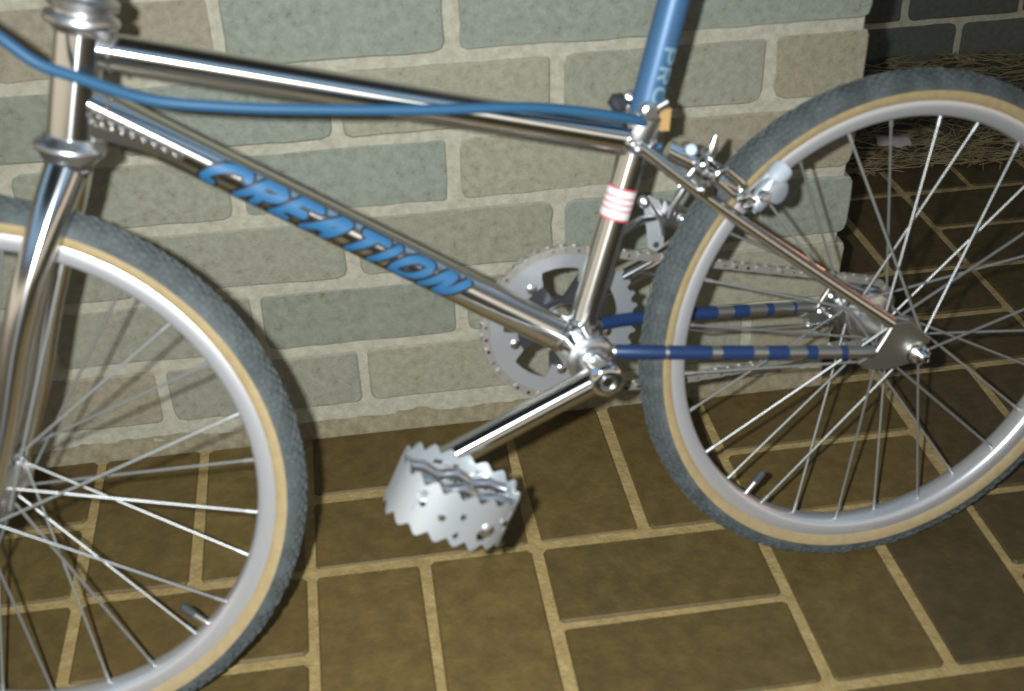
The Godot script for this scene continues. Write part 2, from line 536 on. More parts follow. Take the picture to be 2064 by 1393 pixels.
func build_straw() -> void:
	var zone := func(x: float, z: float) -> float:   # height of the litter
		var edge := smoothstep(0.60, 0.74, x) * smoothstep(-0.795, -0.87, z)
		return edge * (0.012 + 0.022 * smoothstep(-0.85, -1.18, z))
	var m := MB.new()
	var fn := FastNoiseLite.new()
	fn.seed = 3
	fn.frequency = 6.0
	var nx := 60
	var nz := 30
	var at := m.v.size()
	for i in nx + 1:
		for j in nz + 1:
			var x := 0.58 + 1.3 * i / nx
			var z := -0.79 - 0.405 * j / nz
			var y: float = zone.call(x, z) * (1.0 + 0.7 * fn.get_noise_2d(x * 3, z * 3)) - 0.004
			m.vert(Vector3(x, y, z), Vector3(fn.get_noise_2d(x * 5, z * 5) * 0.8, 1, fn.get_noise_2d(z * 5, x * 5) * 0.8).normalized())
	for i in nx:
		for j in nz:
			var a := at + i * (nz + 1) + j
			m.quad(a, a + 1, a + nz + 2, a + nz + 1)
	var heap := put("straw_litter", m, mats.straw_dark, self)
	tag(heap, "matted straw litter spread along the foot of the back wall", "straw", "", "stuff")
	var s := MB.new()
	for i in 2600:
		var x := rng.randf_range(0.63, 1.8)
		var z := -0.80 - 0.39 * pow(rng.randf(), 1.3)
		var y: float = zone.call(x, z) + rng.randf_range(0.0, 0.007)
		var l := rng.randf_range(0.015, 0.075)
		var ang := rng.randfn(0.0, 0.75)
		var d := Vector3(cos(ang), rng.randf_range(-0.10, 0.16), sin(ang)) * l * 0.5
		var p := Vector3(x, y + 0.002, z)
		if i < 16:
			p = Vector3(rng.randf_range(0.66, 0.92), 0.006, rng.randf_range(-0.85, -0.78))
			d = Vector3(cos(ang * 0.3), 0.03, sin(ang * 0.3)) * rng.randf_range(0.03, 0.06)
		s.tube([p - d, p + Vector3(0, rng.randf_range(0, 0.003), 0), p + d], rng.randf_range(0.0006, 0.0015), 4, false)
	put("straw_stalks", s, mats.straw, heap).set_meta("kind", "stuff")
	# a crumpled pale scrap lying on the straw
	var c := MB.new()
	var g := 7
	at = c.v.size()
	for i in g + 1:
		for j in g + 1:
			var a := float(i) / g - 0.5
			var b := float(j) / g - 0.5
			var hgt := 0.010 + 0.012 * (1.0 - 3.0 * b * b) + 0.006 * fn.get_noise_2d(a * 4 + 3, b * 4)
			c.vert(Vector3(a * 0.056, hgt, b * 0.036), Vector3(fn.get_noise_2d(a * 3, b * 3) * 1.2, 1.0, b * 1.5).normalized())
	for i in g:
		for j in g:
			var a := at + i * (g + 1) + j
			c.quad(a, a + 1, a + g + 2, a + g + 1)
	var sc := put("paper_scrap", c, mats.scrap, self, Transform3D(Basis(Vector3.UP, -0.2), Vector3(0.757, 0.012, -0.862)))
	tag(sc, "small crumpled pale pink scrap lying on the straw", "scrap")

# ---------------------------------------------------------------- bicycle
var bike: Node3D

func part(called: String, label := "") -> Node3D:
	var o := Node3D.new()
	o.name = called
	bike.add_child(o, true)
	if label: o.set_meta("label", label)
	return o

func build_bicycle() -> void:
	bike = Node3D.new()
	bike.name = "bicycle"
	bike.transform = Transform3D(Basis(Vector3(0.991145, 0, -0.132784), Vector3(-0.017396, 0.991381, -0.129852), Vector3(0.13164, 0.131012, 0.982602)), Vector3(-0.058935, 0.0, 0.112657))
	add_child(bike)
	tag(bike, "chrome bicycle with blue lettering and tan wall tyres leaning at the brick wall", "bicycle")
	var ch: Material = mats.chrome

	# --- frame tubes
	var head_top := B(0.6826, 0.3735, 0)
	var head_bot := B(0.7090, 0.2830, 0)
	var axis := (head_top - head_bot).normalized()
	put("head_tube", MB.new().lathe([Vector2(0.0182, 0), Vector2(0.0182, 0.094)], head_bot, axis, 40), mats.tube_chrome, bike)
	var tt_a := B(0.6850, 0.3560, 0)
	var tt_b := B(0.2490, 0.2240, 0)
	put("top_tube", MB.new().tube([tt_a, tt_b], 0.0137, 40), mats.tube_chrome, bike)
	var dt_a := B(0.6960, 0.3190, 0)
	var dt_b := B(0.3150, 0.0440, 0)
	var down := put("down_tube", MB.new().tube([dt_a, dt_b], 0.0157, 44), mats.tube_chrome, bike)
	lettering(down, dt_a, dt_b)
	weld(down, dt_a + (dt_b - dt_a).normalized() * 0.0200, dt_b - dt_a, 0.0158)
	weld(down, dt_b + (dt_a - dt_b).normalized() * 0.0215, dt_b - dt_a, 0.0158)
	# gusset under the down tube with a beaded weld
	var gus := MB.new()
	var gd := (dt_b - dt_a).normalized()
	gus.prism([Vector2(B(0.7035, 0.2930, 0).x, B(0, 0.2930, 0).y), Vector2(B(0.640, 0.2640, 0).x, B(0, 0.2640, 0).y), Vector2(B(0.628, 0.272, 0).x, B(0, 0.272, 0).y), Vector2(B(0.696, 0.324, 0).x, B(0, 0.324, 0).y)], -0.0125, 0.0125, 0.004)
	var gs := put("gusset", gus, ch, bike)
	var bead := MB.new()
	for i in 9:
		var q := i / 8.0
		var p := dt_a + gd * (0.012 + 0.068 * q) + Vector3(0, -0.0035, 0.0147)
		bead.lathe([Vector2(0, 0.0038), Vector2(0.0026, 0.0028), Vector2(0.0046, 0), Vector2(0.0040, -0.0025)], p, Vector3(0, 0.25, 1), 10, false)
	put("weld_bead", bead, ch, gs)
	# seat tube, clamp
	var st_b := B(0.3150, 0.0440, 0)
	var st_a := B(0.2500, 0.2340, 0)
	var sd := (st_a - st_b).normalized()
	var seat_tube := put("seat_tube", MB.new().tube([st_b, st_a], 0.0129, 36), mats.tube_chrome, bike)
	var dc := B(0.2757, 0.1600, 0)
	dc = st_b + sd * (dc - st_b).dot(sd)
	put("white_band", MB.new().tube([dc - sd * 0.0005, dc + sd * 0.0260], 0.0133, 36), mats.white, seat_tube)
	for q in [[-0.0015, 0.0018], [0.0072, 0.0013], [0.0128, 0.0013], [0.0184, 0.0013], [0.0258, 0.0018]]:
		put("red_stripe", MB.new().tube([dc + sd * q[0], dc + sd * (q[0] + q[1])], 0.0136, 36), mats.red, seat_tube)
	# seat post with its lettering, saddle
	var sp_a := B(0.1955, 0.4150, 0)
	var sp_d := (sp_a - st_a).normalized()
	var post := put("seat_post", MB.new().tube([st_a - sp_d * 0.02, sp_a], 0.0133, 32), mats.seat_post, bike)
	post_letters(post, st_a, sp_d)
	saddle(sp_a)
	# seat clamp: band, ears and bolt
	var clamp := part("seat_clamp")
	put("band", MB.new().lathe([Vector2(0.0131, -0.001), Vector2(0.0158, 0), Vector2(0.0164, 0.003), Vector2(0.0164, 0.0205), Vector2(0.0158, 0.0235), Vector2(0.0131, 0.0245)], st_a - sd * 0.0085, sd, 32, false), mats.alloy, clamp)
	var bolt := st_a + sd * 0.0165 + Vector3(0.004 + 0.008, 0.0, 0)
	put("bolt", MB.new().lathe([Vector2(0, 0.0255), Vector2(0.005, 0.0255), Vector2(0.0075, 0.024), Vector2(0.0078, 0.0165), Vector2(0.0052, 0.0165), Vector2(0.0052, -0.018), Vector2(0.0085, -0.018), Vector2(0.0085, -0.025), Vector2(0, -0.025)], st_a + sd * 0.0215 + Vector3(-0.006, 0, 0), Vector3(0, 0, 1), 20), mats.alloy, clamp)
	put("lever_nub", MB.new().tube([st_a + sd * 0.022 + Vector3(-0.002, 0, 0.019), st_a + sd * 0.027 + Vector3(0.0085, 0.001, 0.020)], [0.0045, 0.0036], 12), mats.alloy, clamp)
	put("stud", MB.new().lathe([Vector2(0, 0.004), Vector2(0.0035, 0.003), Vector2(0.0052, 0.0), Vector2(0.0052, -0.02)], st_a - sd * 0.0128 + Vector3(-0.004, 0, 0.0165), Vector3(-0.1, 0, 1), 14, false), mats.alloy, clamp)
	put("stud", MB.new().lathe([Vector2(0, 0.004), Vector2(0.003, 0.003), Vector2(0.0042, 0.0), Vector2(0.0042, -0.02)], st_a - sd * 0.010 + Vector3(0.010, 0, 0.0125), Vector3(0.5, 0, 1), 14, false), mats.steel, clamp)
	put("nut", MB.new().lathe([Vector2(0, 0.006), Vector2(0.006, 0.006), Vector2(0.0085, 0.003), Vector2(0.0085, -0.004), Vector2(0, -0.004)], B(0.2612, 0.2535, -0.021), Vector3(0, 0, 1), 6), mats.black_metal, clamp)
	# yellow tag behind the clamp
	var tg := MB.new()
	tg.prism([Vector2(-0.0105, -0.0085), Vector2(0.0100, -0.0105), Vector2(0.0120, 0.0090), Vector2(-0.0100, 0.0095)], -0.006, 0.006, 0.0012, Transform3D(Basis(Vector3.BACK, -0.02), B(0.2362, 0.2420, 0.004)))
	put("cable_block", tg, mats.yellow, bike, Transform3D.IDENTITY, "small yellow block behind the seat clamp")
	# seat stays, chain stays, dropouts
	for s in [1.0, -1.0]:
		var path: Array = []
		for q in [[0.2570, 0.2250, 0.0125], [0.1990, 0.1730, 0.0255], [0.1000, 0.0920, 0.0440], [0.0270, 0.0340, 0.0555]]:
			path.append(B(q[0], q[1], q[2] * s))
		put("seat_stay", MB.new().tube(smooth(path, 5), 0.0058, 20), mats.chrome, bike)
		var cs: Array = []
		for q in [[0.3060, 0.0450, 0.024], [0.2400, 0.0385, 0.041], [0.0734, 0.0128, 0.055], [0.0450, 0.0085, 0.0555]]:
			cs.append(B(q[0], q[1] - (0.001 if s < 0 else 0.0), q[2] * s))
		var run := smooth(cs, 5)
		var cst := put("chain_stay", MB.new().tube(run, 0.0060, 20), mats.drop, bike)
		# blue paint bands
		var spans := [[0.288, 0.2455], [0.2425, 0.2030], [0.1935, 0.1640], [0.1500, 0.1300], [0.1125, 0.1020], [0.0790, 0.0725]]
		if s < 0: spans = [[0.282, 0.2050], [0.2000, 0.1560], [0.1380, 0.1210], [0.1010, 0.0935], [0.0705, 0.0675]]
		for q in spans:
			put("blue_band", MB.new().tube(range(8).map(func(i): return on(run, lerpf(q[0], q[1], i / 7.0))), 0.0064, 20), mats.blue_band, cst)
		var dp := [[0.0400, 0.0050], [0.0300, 0.0200], [0.0230, 0.0320], [0.0040, 0.0310], [-0.0180, 0.0100], [-0.0175, 0.0050], [-0.0040, 0.0040], [-0.0060, 0.0008], [-0.0185, -0.0035], [-0.0010, -0.0120], [0.0260, -0.0150], [0.0500, -0.0090], [0.0580, -0.0010]]
		var poly: Array = []
		for q in dp: poly.append(Vector2(B(q[0] + 0.004, 0, 0).x, B(0, q[1] + 0.002, 0).y))
		var d := put("dropout", MB.new().prism(poly, 0.0535 if s > 0 else -0.0585, 0.0585 if s > 0 else -0.0535, 0.0008), mats.drop, bike)
		put("axle_nut", MB.new().lathe([Vector2(0.0115, 0), Vector2(0.0115, 0.0015), Vector2(0.0092, 0.002), Vector2(0.0092, 0.0085), Vector2(0.0070, 0.0105), Vector2(0.0045, 0.0105), Vector2(0.0045, 0.0150), Vector2(0.003, 0.0160), Vector2(0, 0.0160)], B(0.0, 0.0, 0.0585 * s), Vector3(0, 0, s), 12), ch, d)
	# bottom bracket
	var bb := part("bottom_bracket")
	put("shell", MB.new().lathe([Vector2(0.017, -0.0365), Vector2(0.0208, -0.0365), Vector2(0.0208, 0.0365), Vector2(0.017, 0.0365)], B(0.315, 0.0445, 0), Vector3(0, 0, 1), 36), ch, bb)
	for s in [1.0, -1.0]:
		put("bearing_cup", MB.new().lathe([Vector2(0.0215, 0.0), Vector2(0.0215, 0.0035), Vector2(0.0195, 0.0055), Vector2(0.0150, 0.0060), Vector2(0.0150, 0.0040), Vector2(0.0135, 0.0040), Vector2(0.0128, 0.0085), Vector2(0.0090, 0.0095)], B(0.315, 0.0445, 0.0368 * s), Vector3(0, 0, s), 32, false), mats.alloy, bb)
	var wb := MB.new()
	for i in 7:
		var a := 0.2 + i * 0.32
		wb.lathe([Vector2(0, 0.002), Vector2(0.002, 0.0014), Vector2(0.0031, 0), Vector2(0.0026, -0.002)], B(0.315, 0.0445, 0) + Vector3(-0.0200 * cos(a + 0.9), 0.0205 * sin(a + 0.9), 0.016 + 0.006 * sin(i * 1.7)), Vector3(-cos(a + 0.9), sin(a + 0.9), 0.9), 10, false)
	put("weld_bead", wb, ch, bb)

	weld(seat_tube, st_b + sd * 0.0215, sd, 0.0130)
	weld(seat_tube, tt_b + (tt_a - tt_b).normalized() * 0.0165, tt_b - tt_a, 0.0138)
	weld(seat_tube, tt_a + (tt_b - tt_a).normalized() * 0.0200, tt_b - tt_a, 0.0138)
	crankset()
	chain()
	pedal()
	brake()
	derailleur()
	# blue cable
	var cp: Array = []
	for q in [[0.80, 0.455, 0.05], [0.765, 0.408, 0.046], [0.7353, 0.3764, 0.04], [0.7147, 0.3563, 0.042], [0.6923, 0.3433, 0.0385], [0.6452, 0.3185, 0.03], [0.5927, 0.3062, 0.03], [0.5381, 0.2970, 0.03], [0.4427, 0.2836, 0.029], [0.3816, 0.2765, 0.026], [0.3303, 0.2674, 0.021], [0.2664, 0.2497, 0.016], [0.2450, 0.2400, 0.010], [0.2310, 0.2315, 0.001]]:
		cp.append(B(q[0], q[1], q[2]))
	put("brake_cable", MB.new().tube(smooth(cp, 6), 0.0043, 14), mats.blue_cable, bike, Transform3D.IDENTITY, "thick blue cable sagging from the handlebar to the seat clamp")
	for l in [[[0.1725, 0.0611, -0.050], [0.0495, 0.0183, -0.052]], [[0.1750, 0.0120, -0.04], [0.030, -0.010, -0.05]]]:
		put("gear_cable", MB.new().tube([B(l[0][0] + 0.06, l[0][1] + 0.018, l[0][2]), B(l[0][0], l[0][1], l[0][2]), B(l[1][0], l[1][1], l[1][2])], 0.0012, 8), mats.steel, bike)

	# --- front end, turned a little towards the wall
	var fb := Basis(Vector3(0.98031, 0.00548, 0.19740), Vector3(0.00548, 0.99847, -0.05493), Vector3(-0.19740, 0.05493, 0.97878)).orthonormalized()
	var fx := Transform3D(fb, B(0.8214, 0.0023, -0.0069))
	var hb := fx.affine_inverse() * head_bot
	var ht := fx.affine_inverse() * head_top
	var ha := (ht - hb).normalized()
	var fork := part("fork")
	fork.transform = fx
	put("crown", MB.new().lathe([Vector2(0, -0.014), Vector2(0.010, -0.014), Vector2(0.0165, -0.010), Vector2(0.0175, -0.002), Vector2(0.0175, 0.0)], hb - ha * 0.0150, ha, 28, false), ch, fork)
	for s in [1.0, -1.0]:
		var lp: Array = []
		var p0 := hb - ha * 0.018
		lp.append(p0 + Vector3(0, 0, 0.0105 * s))
		for q in [[-0.0970, 0.2380, 0.0290], [-0.0835, 0.2075, 0.0430], [-0.0715, 0.1800, 0.0485], [-0.0537, 0.1370, 0.0495], [-0.0330, 0.0780, 0.0500], [-0.0150, 0.0330, 0.0500], [-0.0040, 0.0080, 0.0500]]:
			lp.append(F(q[0], q[1], q[2] * s))
		var sm := smooth(lp, 5)
		var rr: Array = []
		for i in sm.size():
			rr.append(lerpf(0.0160, 0.0122, smoothstep(0.0, 0.34, float(i) / (sm.size() - 1))) - 0.0016 * smoothstep(0.4, 1.0, float(i) / (sm.size() - 1)))
		put("fork_leg", MB.new().tube(sm, rr, 32), mats.tube_chrome, fork)
		put("fork_end", MB.new().prism([Vector2(0.012, 0.016), Vector2(0.002, 0.018), Vector2(-0.010, 0.006), Vector2(-0.011, -0.006), Vector2(-0.004, -0.011), Vector2(0.006, -0.010), Vector2(0.011, 0.0)], 0.048 if s > 0 else -0.052, 0.052 if s > 0 else -0.048, 0.0008), ch, fork)
	# headset
	var hs := part("headset")
	put("lower_cup", MB.new().lathe([Vector2(0.0165, 0.008), Vector2(0.0200, 0.0075), Vector2(0.0225, 0.004), Vector2(0.0260, 0.0020), Vector2(0.0272, -0.001), Vector2(0.0262, -0.004), Vector2(0.0228, -0.0055), Vector2(0.0222, -0.0085), Vector2(0.0190, -0.0125), Vector2(0.0170, -0.0150), Vector2(0.012, -0.0155)], head_bot + axis * 0.002, axis, 40, false), mats.alloy, hs)
	put("upper_cup", MB.new().lathe([Vector2(0.0165, -0.008), Vector2(0.0205, -0.0075), Vector2(0.0235, -0.003), Vector2(0.0272, -0.0015), Vector2(0.0280, 0.0015), Vector2(0.0268, 0.0045), Vector2(0.0215, 0.0060), Vector2(0.0215, 0.0085), Vector2(0.0255, 0.0100), Vector2(0.0262, 0.0160), Vector2(0.0225, 0.0190), Vector2(0.0195, 0.0200), Vector2(0.0195, 0.0270), Vector2(0.012, 0.0275)], head_top + axis * 0.001, axis, 40, false), mats.alloy, hs)
	# stem, handlebar, grips (above the frame of the picture)
	var st := part("stem")
	st.transform = fx
	put("quill", MB.new().tube([ht + ha * 0.026, ht + ha * 0.075], 0.0111, 24), ch, st)
	put("stem_body", MB.new().box(Vector3(0.075, 0.03, 0.032), 0.006, Transform3D(Basis(Vector3.BACK, -0.2), ht + ha * 0.085 + Vector3(-0.025, 0.002, 0))), ch, st)
	var hbar := part("handlebar")
	hbar.transform = fx
	var hc := ht + ha * 0.09 + Vector3(-0.05, 0.006, 0)
	var hp: Array = []
	for q in [[0.06, 0.19, -0.30], [0.035, 0.19, -0.19], [0.0, 0.16, -0.15], [0.0, 0.02, -0.06], [0.0, 0.0, -0.03], [0.0, 0.0, 0.03], [0.0, 0.02, 0.06], [0.0, 0.16, 0.15], [0.035, 0.19, 0.19], [0.06, 0.19, 0.30]]:
		hp.append(hc + Vector3(q[0], q[1], q[2]))
	put("bar", MB.new().tube(smooth(hp, 6), 0.0111, 20), ch, hbar)
	put("crossbar", MB.new().tube([hc + Vector3(0, 0.11, -0.117), hc + Vector3(0, 0.11, 0.117)], 0.008, 16), ch, hbar)
	for s in [0, 8]:
		var ga: Vector3 = hp[s]
		var gb: Vector3 = hp[s + 1]
		put("grip", MB.new().tube([ga, gb], 0.0155, 18), mats.blue_cable, hbar)

	wheel(Transform3D(Basis.IDENTITY, B(0, 0, 0)), -14.5, true)
	wheel(fx, 179.5, false)

func weld(to: Node3D, at: Vector3, d: Vector3, r: float) -> void:
	# a rippled bead of weld round a tube
	d = d.normalized()
	var x := d.cross(Vector3(0, 0, 1)).normalized()
	var y := d.cross(x)
	var pts: Array = []
	var rr: Array = []
	for i in 60:
		var a := TAU * i / 60.0
		pts.append(at + (x * cos(a) + y * sin(a)) * r + d * 0.0012 * sin(a * 2.0 + 1.0))
		rr.append([0.0012, 0.0019, 0.0022, 0.0019][i % 4])
	put("weld_bead", MB.new().tube(pts, rr, 8, false, true), mats.chrome, to)

func smooth(p: Array, sub: int) -> Array:
	var o: Array = []
	for i in p.size() - 1:
		var a: Vector3 = p[maxi(i - 1, 0)]
		var b: Vector3 = p[i]
		var c: Vector3 = p[i + 1]
		var d: Vector3 = p[mini(i + 2, p.size() - 1)]
		for k in sub:
			o.append(b.cubic_interpolate(c, a, d, float(k) / sub))
	o.append(p[p.size() - 1])
	return o

func on(run: Array, u: float) -> Vector3:   # the point of a run of points at forward distance u
	var x := 0.41 - u
	for i in run.size() - 1:
		var a: Vector3 = run[i]
		var b: Vector3 = run[i + 1]
		if x >= a.x and x <= b.x: return a.lerp(b, (x - a.x) / (b.x - a.x))
	return run[run.size() - 1]

func saddle(at: Vector3) -> void:
	var s := part("saddle")
	var pts: Array = []
	for q in [[-0.125, 0.045], [-0.11, 0.07], [-0.06, 0.074], [-0.01, 0.05], [0.05, 0.024], [0.115, 0.017], [0.13, 0.0]]:
		pts.append(Vector2(q[1], q[0]))
	for i in range(pts.size() - 2, -1, -1):
		pts.append(Vector2(-pts[i].x, pts[i].y))
	put("shell", MB.new().prism(pts, -0.022, 0.022, 0.012, Transform3D(Basis(Vector3(0, 0, 1), Vector3(-1, 0, 0), Vector3(0, 1, 0)), at + Vector3(0.0, 0.055, 0))), mats.rubber_black, s)
	put("clamp", MB.new().tube([at + Vector3(0, 0, 0), at + Vector3(-0.002, 0.036, 0)], 0.017, 20), mats.chrome, s)

# strokes for the few letters used: unit height, list of polylines
func glyph(c: String) -> Array:
	match c:
		"C": return [1.12, [[[1.08, 0.80], [0.95, 0.97], [0.65, 1.0], [0.35, 0.98], [0.12, 0.80], [0.05, 0.5], [0.12, 0.2], [0.35, 0.02], [0.62, 0.0]]]]
		"R": return [1.0, [[[0.08, 0.0], [0.08, 1.0], [0.75, 1.0], [0.93, 0.86], [0.93, 0.64], [0.75, 0.5], [0.30, 0.5]], [[0.5, 0.45], [0.72, 0.0]]]]
		"E": return [0.9, [[[0.85, 1.0], [0.08, 1.0], [0.08, 0.0], [0.62, 0.0]], [[0.1, 0.5], [0.72, 0.5]]]]
		"A": return [1.0, [[[0.0, 0.0], [0.42, 1.0], [0.72, 1.0], [0.85, 0.0]], [[0.25, 0.38], [0.75, 0.38]]]]
		"T": return [0.92, [[[0.02, 1.0], [0.95, 1.0]], [[0.48, 1.0], [0.48, 0.0]]]]
		"I": return [0.34, [[[0.12, 0.0], [0.12, 1.0]]]]
		"O": return [1.15, [[[0.55, 1.0], [0.85, 0.97], [1.02, 0.75], [1.05, 0.5], [1.0, 0.22], [0.82, 0.02], [0.55, 0.0], [0.25, 0.03], [0.08, 0.25], [0.05, 0.5], [0.1, 0.78], [0.26, 0.97], [0.55, 1.0]]]]
		"N": return [1.05, [[[0.05, 0.0], [0.05, 1.0], [0.30, 1.0], [0.68, 0.0], [0.92, 0.0], [0.92, 1.0]]]]
		"P": return [0.95, [[[0.08, 0.0], [0.08, 1.0], [0.7, 1.0], [0.9, 0.82], [0.9, 0.62], [0.7, 0.45], [0.1, 0.45]]]]
	return [0.5, []]

# a picture of a word: fill, outline, the rest clear
func word(text: String, w: int, h: int, margin: float, bold: float, line: float, shear: float, gap: float, fill: Color, edge: Color) -> ImageTexture:
	var im := Image.create(w, h, false, Image.FORMAT_RGBA8)
	im.fill(Color(edge.r, edge.g, edge.b, 0.0))
	var total := 0.0
	for c in text: total += glyph(c)[0] + gap
	total += shear - gap
	var sx := (w * (1.0 - 0.02)) / (total + bold * 2 + 0.05)
	var sy := h * (1.0 - margin * 2) / (1.0 + bold * 2)
	var asp := sx / sy
	var x := bold
	for c in text:
		var gl := glyph(c)
		var segs: Array = []
		for pl in gl[1]:
			for i in pl.size() - 1:
				var a := Vector2(x + pl[i][0] + shear * pl[i][1], pl[i][1])
				var b := Vector2(x + pl[i + 1][0] + shear * pl[i + 1][1], pl[i + 1][1])
				segs.append([Vector2(a.x * asp, a.y), Vector2(b.x * asp, b.y)])
		var lo := int(maxf(0, (x - bold * 2) * sx))
		var hi := int(minf(w - 1, (x + gl[0] + shear + bold * 2.5) * sx))
		for px in range(lo, hi):
			for py in h:
				var p := Vector2((px + 0.5) / sy, (1.0 - (py + 0.5) / h) * h / sy - margin * h / sy - bold)
				var d := 9.0
				for s in segs:
					d = minf(d, p.distance_to(Geometry2D.get_closest_point_to_segment(p, s[0], s[1])))
				if d < bold + line:
					var was := im.get_pixel(px, py)
					var f := 1.0 - smoothstep(bold - 0.02, bold + 0.02, d)
					if line > 0.0 and was.a > 0.5 and f < 0.5: continue
					var k := edge.lerp(fill, f)
					k.a = 1.0
					im.set_pixel(px, py, k)
		x += gl[0] + gap
	return ImageTexture.create_from_image(im)

func curved_patch(a: Vector3, b: Vector3, r: float, mid: Vector3, half_angle: float) -> MB:
	# part of a cylinder from a to b, centred on direction mid; u along a->b, v down
	var m := MB.new()
	var d := (b - a).normalized()
	var z := (mid - d * mid.dot(d)).normalized()
	var y := z.cross(d)      # "up" of the lettering
	var k := 20
	for i in k + 1:
		var ang := lerpf(half_angle, -half_angle, float(i) / k)
		var nn := z * cos(ang) + y * sin(ang)
		m.vert(a + nn * r, nn, Vector2(0, float(i) / k))
		m.vert(b + nn * r, nn, Vector2(1, float(i) / k))
	for i in k:
		m.quad(i * 2, i * 2 + 1, i * 2 + 3, i * 2 + 2)
	return m

func print_mat(t: Texture2D, rough: float) -> StandardMaterial3D:
	var m := mat(Color.WHITE, rough)
	m.albedo_texture = t
	m.transparency = BaseMaterial3D.TRANSPARENCY_ALPHA_SCISSOR
	m.alpha_scissor_threshold = 0.5
	return m

func lettering(tube: Node3D, a: Vector3, b: Vector3) -> void:
	var d := (b - a).normalized()
	var p0 := a + d * (B(0.6225, 0.2583, 0) - a).dot(d)
	var p1 := a + d * (B(0.4060, 0.1130, 0) - a).dot(d)
	var t := word("CREATION", 1400, 150, 0.02, 0.175, 0.10, 0.80, 0.42, lin(0.016, 0.082, 0.165), lin(0.008, 0.009, 0.012))
	put("lettering", curved_patch(p0, p1, 0.01605, Vector3(0, -0.10, 1), 0.90), print_mat(t, 0.45), tube)

func post_letters(post: Node3D, a: Vector3, d: Vector3) -> void:
	var t := word("PRO", 300, 100, 0.04, 0.12, 0.0, 0.0, 0.28, lin(0.13, 0.20, 0.23), lin(0.13, 0.20, 0.23))
	put("lettering", curved_patch(a + d * 0.074, a + d * 0.021, 0.0136, Vector3(0.32, 0, 1), 0.55), print_mat(t, 0.4), post)

